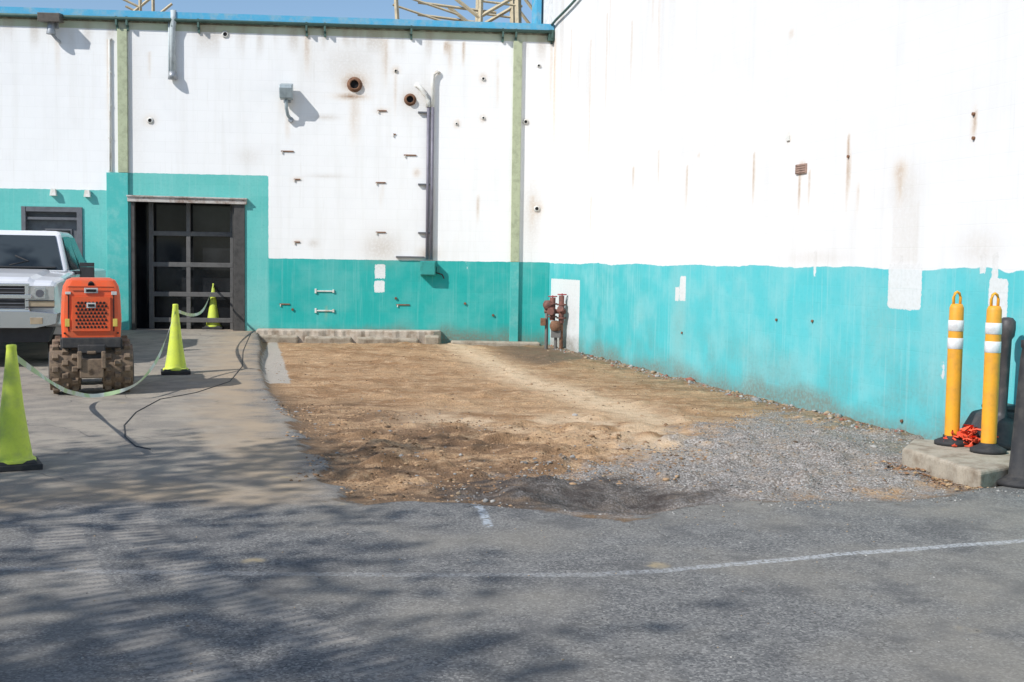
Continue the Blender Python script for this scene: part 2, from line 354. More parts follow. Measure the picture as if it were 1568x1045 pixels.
def battr(X,Z):
    a={}
    te=np.maximum.reduce([zA-Z, np.minimum(zB-Z,x412-X), ])
    te=np.where(X<xP0,zC-Z,te)
    a['teal']=np.clip(te,-1,1); a['hue']=1-ss(X,x412-.02,x412+.02)
    ol=np.maximum(np.minimum(np.minimum(X-xPa,xPb-X),Z-zB),np.minimum(np.minimum(X-xQa,xQb-X),Z-zA))
    ol=np.maximum(ol,Z-(HB-.17)); a['olive']=np.clip(ol,-1,1)
    a['patch']=rects([(574,405,590,426),(573,430,589,448)],B,X,Z)
    a['patch']=np.maximum(a['patch'],np.where(Z<zA+.1,np.minimum(.018-np.abs(X-B(715,405)[0]),Z-B(715,415)[1]),-1))
    a['rust']=np.maximum(spots([(543,128,17,13,.9),(538,148,22,5,.85),(628,153,9,9,.6),(230,185,9,8,.4),(822,320,9,9,.5),(662,305,5,40,.2),(345,53,8,6,.5),(440,160,10,16,.3),(590,85,7,35,.22),(655,390,16,10,.5),(585,170,9,4,.5),(455,275,7,3,.5),(606,108,6,6,.5),(740,120,6,8,.5),(740,182,5,6,.6),(700,190,5,6,.6),(805,188,7,6,.4),(638,265,5,6,.5),(455,371,6,3,.5)],B,X,Z),
      drips([(543,140,240,.10,.38),(470,45,130,.05,.5),(590,60,150,.035,.55),(683,65,90,.03,.9),(690,68,130,.03,.5),(710,65,110,.03,.6),(732,300,350,.03,.5),(88,60,130,.04,.3),(228,80,130,.03,.3),(815,300,360,.04,.4),(606,108,190,.03,.35),(762,90,180,.02,.4),(500,470,497,.03,.3),(845,60,200,.03,.4),(440,175,225,.04,.4),(585,280,330,.02,.4),(165,60,230,.03,.4)],B,X,Z))
    a['stain']=np.maximum(spots([(535,100,45,35,.3),(585,380,28,24,.45),(640,150,30,30,.25),(200,150,20,130,.18),(815,330,16,60,.35),(480,373,8,6,.4),(380,240,20,14,.2),(500,180,18,4,.4),(500,270,26,3,.3),(480,85,30,60,.15)],B,X,Z), .5*ss(Z,HB-.75,HB-.1)*ss(fbm(X*5,Z*.7,3),.45,.75))
    a['base']=.85*(1-ss(Z+(fbm(X*2,Z*2,3)-.5)*.4,.05,.42))
    return a
bld=empty('warehouse_building')
xsB=np.sort(np.concatenate([np.arange(-17,0.0,.045),[0,gd0,gd1,pd0,pd1]])); zsB=np.sort(np.concatenate([np.arange(-.3,HB,.045),[HB,gdt,pdt]]))
def cutB(x,z): return ((x>gd0)&(x<gd1)&(z<gdt))|((x>pd0)&(x<pd1)&(z<pdt))
gridmesh('facade_wall',xsB,zsB,lambda x,z:x*0,battr,WB,True,cutB,MB_,bld,False)
blue=pm('blue_trim_paint',(.07,.38,.60),.5,0,.35,6,(.30,.42,.48)); olive=pm('olive_paint',(.42,.46,.30),.6); 
dkg=pm('weathered_green_metal',(.06,.12,.10),.6); whp=pm('white_pipe_paint',(.68,.68,.64),.55,0,.35,5,(.4,.3,.2)); galv=pm('galvanised_steel',(.36,.38,.40),.45,.5)
rust=pm('rusty_steel',(.22,.11,.06),.8,0,.5,14,(.10,.05,.03)); black=pm('black_rubber',(.022,.022,.024),.7,0,.4,10,(.06,.055,.05)); dark=pm('dark_void',(.012,.012,.013),.9); greym=pm('dark_grey_metal',(.13,.135,.15),.5,.2)
tealm=pm('teal_metal_paint',(.03,.30,.27),.5); rustw=pm('rusty_white_beam',(.48,.45,.42),.7,0,.9,7,(.20,.12,.08)); concm=pm('weathered_concrete',(.38,.33,.26),.9,0,.9,6,(.19,.145,.10),.8); tanst=pm('tan_steel',(.52,.44,.30),.6)
m=MB()
for a,b,z0 in((xPa,xPb,zB),(xQa,xQb,zA)):
    m.box(((a+b)/2,-.03,(z0+HB-.17)/2),(b-a,.056,HB-.17-z0),0)
m.ob('pilasters_upper',[olive],MB_,bld,.006)
m=MB()
for a,b,z0 in((xP0,xPb,zB),(xQa,xQb,zA)): m.box(((a+b)/2,-.03,(z0)/2-.1),(b-a,.056,z0+.19),0)
tl=pm('teal_pilaster_paint',(.055,.42,.39),.65,0,.3,5,(.2,.5,.46)); m.ob('pilasters_lower',[tl],MB_,bld,.006)
m=MB()
m.box((-8.5,-.02,HB+.02),(17,.10,.05),2); m.box((-8.5,-.03,HB+.105),(17,.14,.12),0); m.cyl((-17,-.11,HB+.015),(-.05,-.11,HB+.015),.03,mi=1,n=10)
m.box((-8.5,4,HB+.02),(17,8,.12),3)
for u in(82,180,196,265,305,470,498,630,770,790,845): 
    x=B(u,40)[0]; m.box((x,-.08,HB-.03),(.035,.10,.16),1); m.box((x,-.02,HB-.15),(.04,.03,.10),1)
m.ob('roof_edge',[blue,dkg,dkg,concm],MB_,bld)
m=MB()
m.box((-8.5,8,HB/2),(17,.1,HB),0); m.box((-17,4,HB/2),(.1,8,HB),0); m.ob('rear_walls',[concm],MB_,bld)
# garage door
glass=NT('dark_glass'); glass.fin(glass.mix(glass.st(glass.noise(1.5,3),.4,.7),(.010,.011,.013),(.025,.027,.03)),.12,0,None,.3); GL=glass.m
dkm=pm('bronze_frame',(.075,.07,.065),.5,.2,.4); 
m=MB(); yd=.42; gw=gd1-gd0; xc=(gd0+gd1)/2
m.box((gd0-.02+.0,yd/2+.01,gdt/2),(.04,yd,gdt),3); m.box((gd1+.02,yd/2+.01,gdt/2),(.04,yd,gdt),3); m.box((xc,yd/2+.01,gdt+.02),(gw+.08,yd,.04),3)
m.box((xc,yd+.10,gdt/2),(gw+.2,.02,gdt+.2),1)
xr=[B(u,400)[0] for u in(225,283,352)]
for x,wd in zip(xr,(.09,.08,.10)): m.box((x,yd-.02,gdt/2+.08),(wd,.07,gdt-.16),0)
for v in(358,406,452,492):
    z=B(300,v)[1]; m.box(((xr[0]+xr[2])/2,yd-.035,z),(xr[2]-xr[0],.05,.09),0)
m.box((gd1-.05,.03,gdt/2),(.20,.12,gdt-.02),2); m.box((gd1-.16,.10,gdt/2),(.06,.1,gdt-.03),2)
m.box((gd0+.035,.03,gdt/2),(.07,.1,gdt-.02),2)
m.box((xc+.02,-.03,gdt+.02),(gw+.14,.10,.10),4,(0,.008,0)); m.box((xc+.02,-.05,gdt+.075),(gw+.16,.12,.03),4,(0,.008,0))
m.box((xc,.25,.17),(gw,.62,.06),5)
m.ob('garage_door',[pm('door_rail',(.12,.115,.11),.5),GL,dkm,dark,rustw,concm],MB_,bld,.006)
m=MB(); xc=(pd0+pd1)/2; pw=pd1-pd0
m.box((xc,.16,pdt/2),(pw,.05,pdt),0)
m.box((pd0+.04,.04,pdt/2),(.08,.14,pdt),1);m.box((pd1-.05,.04,pdt/2),(.10,.14,pdt),1);m.box((xc,.04,pdt-.05),(pw-.18,.14,.09),1);m.box((xc,.06,B(80,335)[1]),(pw-.18,.12,.05),1)
a,za=B(66,350);b,zb=B(108,395); m.box(((a+b)/2,.125,(za+zb)/2),(b-a,.03,za-zb),2); m.box(((a+b)/2,.118,(za+zb)/2),(b-a-.06,.03,za-zb-.06),3)
m.box((pd1-.2,.10,1.2),(.04,.06,.14),4)
m.ob('personnel_door',[pm('grey_door_paint',(.13,.14,.155),.5),greym,greym,GL,galv],MB_,bld,.004)
# ledge: broken concrete curb along the wall
xa=B(396,500)[0]; xb=B(672,500)[0]; m=MB()
N_=46; off=[0]
for k in range(N_): off.append(off[-1]*.6+random.uniform(-.03,.03))
front=[(xa+(xb-.1-xa)*k/N_, -.38+off[k]) for k in range(N_+1)]
m.prism([(xa-.02,-.05)]+front+[(xb+.02,-.22),(xb+.05,-.003),(xa,-.003)],-.25,.265,0,None,'z')
ledm=pm('ledge_concrete',(.46,.40,.33),.9,0,.8,5,(.24,.175,.12),.8)
m.ob('concrete_ledge',[ledm],MB_,bld,.03,seg=3)
m=MB(); 
for (u0,u1,h) in ((400,460,.10),(470,540,.08),(548,640,.07),(650,672,.12)):
    x0=B(u0,510)[0];x1=B(u1,510)[0]; m.box(((x0+x1)/2,-.42,.06),(x1-x0,.16,h*2),0,(.15,random.uniform(-.02,.02),random.uniform(-.03,.03)))
x0=B(690,525)[0]; x1=B(825,525)[0]; m.box(((x0+x1)/2,-.15,-.01),(x1-x0,.28,.14),0,(0,.01,.01))
m.ob('concrete_ledge_footing',[concm],MB_,bld,.03)
# --- wall fixtures
def vent(u,v,r,mi=0):
    m=MB(); x,z=B(u,v); dp=.06 if r>.08 else .022
    prof=[(r*.78,0),(r*.78,dp),(r,dp),(r*1.05,.012),(r*1.35,.01),(r*1.4,0)]
    M=Matrix.Translation((x,-.002,z))@Matrix.Rotation(math.pi/2,4,'X')
    m.lathe(prof,n=20,mi=mi,M=M); m.cyl((x,-.008,z),(x,-.012,z),r*.78,n=20,mi=1); return m.ob('exhaust_vent',[rust,dark,whp],MB_)
for u,v,r in((543,130,.105),(628,153,.085),(822,320,.045),(230,185,.045),(345,53,.05),(606,109,.028),(825,101,.028),(740,181,.026),(699,190,.022),(740,121,.03),(805,187,.04)): vent(u,v,r,mi=0 if r>.06 else 2)
m=MB()
for du in(-3,3.5):
    x0,zt=B(659+du,165); _,zb=B(655+du,398)
    m.cyl((x0,-.05,zb),(x0,-.05,zt),.030,n=10,mi=0)
x0,zt=B(656,165); xa_,za=B(637,131)
m.tube([(x0,-.05,zt),(x0-.01,-.05,zt+.12),(x0-.07,-.05,zt+.25),(x0-.15,-.045,zt+.36),(xa_+.04,-.02,za-.01),(xa_,0.02,za)],.045,10,2)
x1,_=B(662.5,165); m.tube([(x1,-.05,zt),(x1,-.05,zt+.5),(x1+.02,-.05,zt+.62),(x1+.08,-.045,zt+.68),(x1+.13,-.01,zt+.66)],.03,8,2)
for v in(173,283,357): 
    x,z=B(652,v); m.box((x-.02,-.03,z),(.26,.06,.03),1)
x,z=B(628,394); m.box((x,-.03,z),(.55,.05,.03),1)
m.ob('electrical_conduit',[pm('grey_conduit',(.20,.19,.23),.5,.2),greym,whp],MB_,None)
x,z=B(655,411); m=MB(); m.box((x,-.09,z),(.30,.17,.28),0); m.box((x,-.18,z),(.27,.02,.25),0); m.box((x+.2,-.04,z-.02),(.06,.06,.12),0); m.tube([(x+.15,-.06,z-.08),(x+.28,-.06,z-.12),(x+.32,-.06,z-.2)],.015,6,1)
m.ob('electrical_box',[tealm,black],MB_,None,.01)
m=MB()
for u,v,wd in((440,232,.24),(455,275,.12),(585,170,.17),(583,280,.19),(628,238,.24),(583,356,.19),(455,371,.11),(604,206,.05),(436,466,.20),(617,467,.26)):
    x,z=B(u,v); m.box((x,-.009,z),(wd,.018,.024),0); m.box((x-wd*.4,-.012,z-.025),(.02,.024,.045),1)
for u,v in((497,446),(497,476)):
    x,z=B(u,v); m.box((x,-.012,z),(.36,.024,.026),1); m.box((x-.17,-.015,z),(.035,.03,.09),1); m.box((x+.17,-.015,z),(.035,.03,.06),1)
for u,v in((606,457),(755,483),(448,474),(712,465)): x,z=B(u,v); m.cyl((x,0,z),(x,-.03,z),.025,n=8,mi=0)
for u,v in((83,295),(135,297)): x,z=B(u,v); m.box((x,-.05,z),(.12,.1,.13),1,None,.7)
m.ob('wall_brackets',[rust,whp],MB_,None,.003)
def lamp(u,v,sc):
    x,z=B(u,v); m=MB()
    m.box((x,-.03,z),(.14*sc,.05,.2*sc),1)
    m.cyl((x,-.05,z-.02),(x,-.14,z+.02),.03*sc,n=8,mi=1)
    m.prism([(-.10,.16),(-.34,.10),(-.36,.04),(-.30,-.14),(-.12,-.16)],-.12*sc,.12*sc,0,Matrix.Translation((x,0.02,z+.1*sc)))
    m.tube([(x,-.2,z-.06),(x,-.18,z-.22),(x+.02,-.10,z-.34),(x+.06,-.03,z-.40)],.035*sc,8,0)
    m.cyl((x+.07,0,z-.42),(x+.07,-.07,z-.42),.055*sc,n=10,mi=1)
    return m.ob('wall_lamp',[pm('lamp_grey',(.34,.40,.42),.45,.2),galv],MB_,None,.012)
lamp(440,150,1.0); 
x,z=B(82,32); m=MB(); m.box((x,-.18,z+.02),(.40,.28,.16),0,(.12,0,0)); m.cyl((x,-.16,z-.05),(x,-.16,z-.28),.05,.09,n=12,mi=1); m.box((x,-.03,z),(.2,.06,.3),1); m.tube([(x,-.16,z-.25),(x+.08,-.10,z-.36),(x+.12,-.02,z-.4)],.03,8,1)
m.ob('wall_lamp',[pm('lamp_dark',(.14,.12,.10),.5,.2),galv],MB_,None,.01)
m=MB(); x,zt=B(267,30);_,zb=B(264,118)
m.tube([(x,-.09,zt+.15),(x,-.09,zt-.05),(x-.02,-.07,zt-.2),(x-.02,-.07,zb+.05)],.055,10,0); m.tube([(x-.09,-.04,zt),(x-.09,-.04,zb)],.02,8,0); m.cyl((x-.02,-.09,zb+.08),(x-.02,-.09,zb-.06),.07,.09,n=10,mi=1)
m.ob('downspout',[pm('pale_blue_metal',(.5,.55,.56),.5),galv],MB_,None)
m=MB(); x,zt=B(168,60);_,zb=B(166,262); m.cyl((x,-.03,zb),(x,-.03,zt),.018,n=8,mi=0); 
for k in range(5): m.box((x,-.02,zb+(zt-zb)*k/4),(.06,.04,.03),0)
x,zt=B(126,395); m.cyl((x+.0,-.03,.2),(x,-.03,zt),.02,n=8,mi=1)
m.ob('wall_cable',[whp,greym],MB_,None)
# roof steel frame
m=MB()
def rp(u,v,y):
    r=ray(u,v); n=MB_.to_3x3()@Vector((0,1,0)); o=Vector((0,0,CH)); t_=((COR-o).dot(n)+y)/r.dot(n); return MB_.inverted()@(o+r*t_)
for (a,b,y,wd) in(((794,60),(792,-60),1.5,.14),((735,60),(738,-60),1.5,.10),((690,-8),(735,28),1.5,.08),((735,26),(790,-6),1.5,.08),((600,-12),(700,22),1.5,.05),((738,2),(800,10),1.5,.05),((640,4),(760,20),1.6,.06),((790,-20),(835,40),1.5,.07),((245,-14),(200,22),1.5,.06),((215,40),(214,-60),1.5,.07),((170,-10),(215,12),1.5,.05),((560,-40),(850,-34),1.5,.12),((140,-40),(300,-38),1.5,.12),((610,60),(603,-60),1.5,.09)):
    p=rp(*a,y);q=rp(*b,y); m.cyl(p,q,wd/2,n=4,mi=0,sm=False)
    m.cyl(p+Vector((0,1.2,0)),q+Vector((0,1.2,0)),wd/2,n=4,mi=0,sm=False)
m.ob('rooftop_steel_frame',[tanst],MB_,None)
# --- right wall
zR=1.6
def rattr(X,Z):
    a={}
    edge=zR+.012*np.sin(X*3)+(fbm(X*2.5,X*0,3)-.5)*.03 - .09*ss(X,13.2,14.2)*np.clip(np.sin(X*14),0,1)
    a['teal']=np.clip(edge-Z,-1,1); a['hue']=np.clip(1-ss(X,2,8)+.5*ss(X,13,15),0,1)
    a['olive']=X*0-1
    a['patch']=np.maximum(rects([(843,428,887,540),(1041,423,1050,461),(1034,440,1040,461),(1360,405,1411,474),(1513,427,1542,525),(1441,555,1446,582)],R,X,Z),np.minimum.reduce([.03-np.abs(X-R(1248,410)[0]), Z-R(1248,424)[1]+0*X, zR+.2-Z]))
    for u,v,ww in((1505,420,.04),(1522,455,.04),(1378,460,.03)):
        a['patch']=np.maximum(a['patch'],np.minimum.reduce([ww-np.abs(X-R(u,v)[0]),Z-R(u,v)[1],zR+.15-Z]))
    a['rust']=np.maximum(spots([(1228,258,11,8,.95),(1300,262,4,30,.7),(1378,262,16,15,.5),(1208,212,8,8,.45),(1492,190,4,20,.75),(1212,52,9,6,.4),(1070,238,4,4,.4),(1155,260,3,20,.5)],R,X,Z),
       drips([(905,60,330,.05,.4),(850,60,260,.06,.5),(875,45,180,.05,.45),(930,20,240,.05,.4),(968,30,160,.05,.4),(1000,0,60,.05,.3),(970,255,300,.04,.7),(1010,0,170,.05,.3),(1052,255,330,.03,.7),(1009,230,300,.03,.5),(1155,235,330,.03,.7),(1225,262,345,.03,.65),(1240,262,330,.02,.6),(1300,205,350,.03,.75),(1492,168,230,.03,.8),(1378,250,330,.05,.45),(1313,280,350,.02,.6),(935,0,140,.05,.3),(905,300,380,.03,.5)],R,X,Z))
    pch=rects([(1366,310,1408,405)],R,X,Z)
    a['stain']=np.maximum.reduce([spots([(1385,290,40,40,.3),(850,150,16,160,.3),(1350,500,60,60,.15),(1040,500,30,60,.18),(1250,395,90,12,.22),(1500,380,60,30,.25)],R,X,Z),.2*ss(pch,-.02,.02), .3*ss(fbm(X*5,Z*.4,3),.5,.8)*ss(Z,2.5,6)*(1-ss(X,3,9)),.05*ss(fbm(X*1.2+9,Z*1.6,4),.5,.7)])
    a['base']=np.maximum(.8*(1-ss(Z+(fbm(X*1.6,Z*2,3)-.5)*.45,.0,.33)),.3*(1-ss(Z,.2,1.0))*ss(fbm(X*2,Z*2,3),.42,.7))
    return a
rb=empty('block_wall_building')
gridmesh('side_wall',np.arange(0,26.01,.045),np.arange(-.3,8.8,.045),lambda x,z:x*0,rattr,WR,True,None,MR_,rb,False)
m=MB(); m.box((-.55,.1,4.5),(1.1,.2,9),0); m.box((-.4,.05,8.8),(4,.4,.14),1); m.box((12.45,5,4.3),(27,9.6,8.6),0)
m.box((-.9,-.10,7.2),(.35,.1,3.2),1)
m.ob('building_mass',[pm('white_wall_paint',(.70,.70,.69),.7),blue],MR_@Matrix.Translation((0,.01,0)),rb)
m=MB(); p=[]; 
for k in range(12):
    s=k/11; p.append((0.05+s*3.2,-.06,6.2+.55*s**.8-.12*math.sin(s*math.pi)))
m.tube(p,.025,6,0); m.box((.05,-.06,HB-.05),(.1,.12,.2),0); m.box((1.5,-.03,6.72),(.06,.06,.2),0); m.tube([(.04,-.05,HB+.05),(.05,-.05,5.9)],.02,6,0)
m.ob('overhead_cable',[dkg],MR_,None)
x,z=R(1228,259); m=MB(); m.box((x,-.01,z),(.24,.02,.11),0)
for k in range(4): m.box((x,-.022,z-.04+.026*k),(.22,.012,.008),0)
m.box((R(1208,212)[0],-.01,R(1208,212)[1]),(.07,.02,.06),1)
m.ob('wall_vent_grille',[pm('rusty_grille',(.36,.24,.19),.8,0,.6),whp],MR_,None)
m=MB()
for u,v in((1045,510),(1190,490),(1492,175),(1492,212),(1300,240),(1245,492),(1382,645)):
    x,z=R(u,v); m.cyl((x,0,z),(x,-.02,z),.016,n=8,mi=0)
m.ob('wall_anchor_studs',[rust],MR_,None)
# ------------------------------------------------------------------ gas meter
m=MB()
M=Matrix.Translation((.80,22.05,-.02))@Matrix.Rotation(-.25,4,'Z')
def q(x,y,z): return tuple(M@Vector((x,y,z)))
m.cyl(q(-.16,0,0),q(-.16,0,.75),.032,n=10,mi=1); m.cyl(q(.12,.02,0),q(.12,.02,.6),.035,n=10,mi=2)
m.cyl(q(-.2,0,.72),q(.2,0,.72),.045,n=10,mi=0); m.cyl(q(-.05,0,.55),q(-.05,0,.98),.055,n=12,mi=0); m.cyl(q(.12,0,.5),q(.12,0,1.02),.05,n=12,mi=0)
for x,z in((-.05,.62),(-.05,.86),(.12,.6),(.12,.85)): m.cyl(q(x,0,z-.014),q(x,0,z+.014),.09,n=14,mi=0)
m.cyl(q(-.05,-.02,.72),q(-.05,-.17,.72),.085,.07,n=14,mi=0); m.cyl(q(.13,-.02,.75),q(.13,-.15,.78),.06,n=12,mi=0)
for x,z in((-.05,1.0),(.13,1.04)):
    P=[q(x+.08*math.cos(a),-.0+.05*math.sin(a),z) for a in np.linspace(0,2*math.pi,15)]; m.tube(P,.012,6,3); m.cyl(q(x-.08,0,z),q(x+.08,0,z),.009,n=6,mi=3); m.cyl(q(x,0,z-.1),q(x,0,z+.02),.014,n=6,mi=3)
m.box(q(-.22,-.03,.52),(.10,.12,.14),2); m.lathe([(0,-.09),(.07,-.08),(.10,-.02),(.10,.02),(.07,.08),(0,.09)],q(-.13,-.02,.84),16,0); m.box(q(.02,0,.30),(.18,.14,.14),1); m.cyl(q(.02,0,.0),q(.02,0,.55),.03,n=8,mi=1)
m.lathe([(0,-.10),(.08,-.09),(.11,-.02),(.11,.02),(.08,.09),(0,.10)],q(.02,-.03,.45),16,2)
m.ob('gas_meter',[pm('rusty_red_iron',(.20,.08,.06),.7,0,.5,12,(.07,.045,.04)),pm('grey_iron',(.16,.15,.14),.6),rust,pm('red_handle',(.35,.05,.05),.6)],None,None,.004)
# ------------------------------------------------------------------ cones
lime=pm('lime_cone_plastic',(.60,.70,.07),.55,0,.35,7,(.40,.46,.12),.05)
def cone(u,v,h,rz=0.):
    z=0
    for _ in range(4):
        p=G(u,v,z); z=zg1(p.x,p.y)
    m=MB(); m.box((0,0,.022),(.38,.38,.044),1); m.box((0,0,.055),(.32,.32,.022),1,None,.9)
    m.lathe([(.165,.05),(.165,.07),(.14,.08),(.135,.12),(.118,.22),(.082,h*.5),(.045,h-.12),(.036,h-.03),(.038,h-.02),(.036,h),(.02,h+.004),(.02,h-.08)],n=28,mi=0)
    m.ob('traffic_cone',[lime,black],Matrix.Translation((p.x,p.y,z))@Matrix.Rotation(rz,4,'Z'),None,.006); return p
cA=cone(20,716,.93,.5); cB=cone(269,572,.93,.3); cC=cone(327,504,.90,.1)
def ribbon(P,wd,m,mi):
    P=[Vector(p) for p in P]; Q=[]
    n=len(P)
    for i in range(n-1):
        p0=P[max(i-1,0)];p1=P[i];p2=P[i+1];p3=P[min(i+2,n-1)]
        for k in range(8):
            s=k/8; Q.append(.5*((2*p1)+(-p0+p2)*s+(2*p0-5*p1+4*p2-p3)*s*s+(-p0+3*p1-3*p2+p3)*s**3))
    Q.append(P[-1]); vs=[];fs=[]
    for i,p in enumerate(Q):
        a=.5*math.sin(i*.35); d=Vector((math.sin(a)*.8,.1,math.cos(a)))*wd/2; vs+= [p-d,p+d]
    for i in range(len(Q)-1): fs.append((2*i,2*i+1,2*i+3,2*i+2))
    m.add(vs,fs,mi,None,True)
m=MB()
ribbon([(cA.x,cA.y,.86),(-4.05,9.9,.64),(-4.35,11.2,.36),(-4.62,12.3,.17),(-4.60,13.0,.06),(-4.27,13.2,.15),(-4.27,14.0,.33),(-4.42,15,.58),(cB.x,cB.y,.90)],.045,m,0)
ribbon([(cB.x,cB.y,.90),(-4.95,18.2,.72),(-5.3,20.2,.74),(cC.x,cC.y,1.06)],.045,m,0)
tp=NT('barrier_tape_mat'); tp.fin(tp.mix(tp.st(tp.noise(4,2),.45,.55),(.55,.60,.54),(.40,.54,.30)),.5); m.ob('barrier_tape',[tp.m],fix=False)
# ------------------------------------------------------------------ trench roller
RC=G(141,606); RC.z=0; yaw=math.atan2(-RC.x,RC.y)
MRo=Matrix.Translation((RC.x,RC.y,zg1(RC.x,RC.y)))@Matrix.Rotation(yaw,4,'Z')
e=empty('trench_roller')
org=pm('orange_enamel',(.74,.10,.025),.38,0,.3,6,(.42,.13,.06),.05); mud=pm('muddy_steel',(.21,.15,.10),.85,0,.8,12,(.09,.065,.05),.6); bkm=pm('black_machine',(.03,.03,.032),.6,0,.4,8,(.09,.08,.07))
def loft(m,secs,mi):
    n=len(secs[0]); vs=[p for s_ in secs for p in s_]; fs=[]
    for i in range(len(secs)-1):
        for k in range(n): fs.append((i*n+k,i*n+(k+1)%n,(i+1)*n+(k+1)%n,(i+1)*n+k))
    fs.append(tuple(range(n))[::-1]); fs.append(tuple((len(secs)-1)*n+k for k in range(n))); m.add(vs,fs,mi)
def rrect(w_,d_,z,cx=0,cy=0,r=.07):
    P=[]
    for sx,sy,a0 in((1,1,0),(-1,1,90),(-1,-1,180),(1,-1,270)):
        for k in range(4):
            a=math.radians(a0+30*k); P.append((cx+sx*(w_/2-r)+r*math.cos(a)*1,cy+sy*(d_/2-r)+r*math.sin(a),z))
    return P
m=MB()
loft(m,[rrect(.64,.80,.66,0,.45),rrect(.665,.80,.88,0,.45),rrect(.64,.78,1.16,0,.45),rrect(.61,.75,1.26,0,.455),rrect(.54,.68,1.325,0,.46),rrect(.42,.5,1.35,0,.48)],0)
m.ob('engine_hood',[org],MRo,e,.01)
m=MB()
m.box((0,.042,.94),(.42,.02,.40),0,(-.02,0,0))
for i in range(9):
    for j in range(8):
        x=-.16+.04*i+(.02 if j%2 else 0); z=.79+.040*j
        if abs(x)<.17: m.cyl((x,.034,z),(x,.024,z),.0155,n=6,mi=1,sm=False)
m.box((0,.046,1.21),(.15,.02,.06),2); m.box((.0,.038,1.21),(.11,.02,.03),1)
m.box((0,.025,1.04),(.10,.02,.06),2); m.box((0,.018,1.04),(.07,.02,.03),1)
m.box((-.25,.055,1.18),(.06,.02,.03),2);m.box((.25,.055,1.18),(.06,.02,.04),2); m.cyl((-.0,.14,1.29),(0,.08,1.27),.035,n=10,mi=1)
m.box((-.26,.045,.84),(.05,.02,.09),3); m.box((.26,.045,.84),(.05,.02,.09),3)
for x in(-.29,.29): m.cyl((x,.06,.72),(x,.03,.72),.012,n=6,mi=1)
m.box((-.245,.05,.95),(.012,.012,.42),1); m.box((.245,.05,.95),(.012,.012,.42),1); m.box((0,.048,1.25),(.5,.012,.008),1)
m.ob('hood_grille',[org,dark,pm('label_white',(.6,.6,.58),.5),pm('label_yellow',(.65,.5,.1),.5)],MRo,e,.003)
m=MB()
m.box((0,.05,.61),(.64,.10,.12),0); m.box((0,.7,.58),(.68,1.2,.14),0); m.box((0,.02,.54),(.30,.12,.10),0); m.box((0,.25,.40),(.22,.5,.30),0); m.box((0,-.02,.50),(.10,.06,.04),1)
m.box((0,.9,.8),(.5,.5,.45),2); m.cyl((0,-.10,.28),(0,1.5,.28),.05,n=10,mi=1); m.box((0,-.06,.32),(.26,.08,.22),1); m.box((-.13,-.10,.42),(.05,.05,.2),1);m.box((.13,-.10,.42),(.05,.05,.2),1)
m.cyl((-.25,1.05,1.0),(-.25,1.05,1.34),.03,n=10,mi=0)
m.box((0,1.3,.75),(.6,.4,.5),2)
m.ob('chassis',[bkm,mud,org],MRo,e,.012)
m=MB()
for yc in(.26,1.20):
    for sx in(-1,1):
        xa_=sx*.12; xb_=sx*.455; m.cyl((xa_,yc,.31),(xb_,yc,.31),.265,n=32,mi=0)
        m.cyl((xb_-sx*.002,yc,.31),(xb_+sx*.012,yc,.31),.2,.18,n=24,mi=1)
        for r_ in range(3):
            xx=xa_+sx*(.06+.105*r_)
            for k in range(12):
                a=2*math.pi*(k+.5*(r_%2))/12; M=Matrix.Translation((xx,yc,.31))@Matrix.Rotation(a,4,'X')@Matrix.Translation((0,0,.275))
                m.box((0,0,0),(.085,.075,.065),0,None,.72,M)
m.ob('padfoot_drums',[mud,bkm],MRo,e,.006)
# ------------------------------------------------------------------ pickup truck
TP=Vector((-7.22,16.0,0)); 
MT=Matrix.Translation((TP.x,TP.y,zg1(TP.x,TP.y)))@Matrix.Rotation(math.radians(180+13),4,'Z')
te=empty('pickup_truck')
sil=NT('silver_car_paint'); sil.fin(sil.mix(sil.st(sil.noise(3,3),.4,.8,0,.25),(.76,.77,.79),(.5,.49,.47)),.30,.05); SIL=sil.m; SIL.node_tree.nodes['Principled BSDF'].inputs['Coat Weight'].default_value=.6
chr_=pm('chrome',(.72,.73,.75),.16,.95,.1,5,(.5,.5,.5),.0); gls=NT('windshield_glass'); gls.fin(gls.mix(gls.st(gls.noise(2,2),.4,.6),(.015,.02,.024),(.045,.055,.06)),.05,0,None,.35); GLS=gls.m
m=MB()
def arc(cy,cz,r,n=9): return [(cy+r*math.cos(a),cz+r*math.sin(a)) for a in np.linspace(math.pi,0,n)]
poly=[(-.05,.62),(-.02,.80),(-.02,1.08),(-.06,1.16),(-.16,1.20),(-.5,1.245),(-1.35,1.30),(-1.5,1.33),(-3.6,1.33),(-5.76,1.32),(-5.78,.55),(-5.05,.50)]+arc(-4.55,.42,.47)+[(-4.02,.46),(-1.48,.46)]+arc(-.98,.42,.47)+[(-.42,.55)]
vs=[];n=len(poly)
secx=[(-.99,-.03),(-.93,.0),(-.70,.01),(-.62,.045),(0,.05),(.62,.045),(.70,.01),(.93,.0),(.99,-.03)]
for x,dz in secx:
    for (y,z) in poly:
        xx=x
        if y>-.5: xx*=1-.07*float(ss(np.array(y),-.5,0.))
        dzz=0 if z<1.1 else dz
        vs.append((xx,y+(.06*(1-(x/.99)**2) if y>-.2 else 0),z+dzz))
ns=len(secx)
fs=[tuple(range(n))]+[tuple(range((ns-1)*n,ns*n))[::-1]]
for k in range(ns-1):
    for i in range(n): fs.append((k*n+i,k*n+(i+1)%n,(k+1)*n+(i+1)%n,(k+1)*n+i))
m.add(vs,fs,0)
m.ob('body',[SIL],MT,te,.02,seg=3)
m=MB()
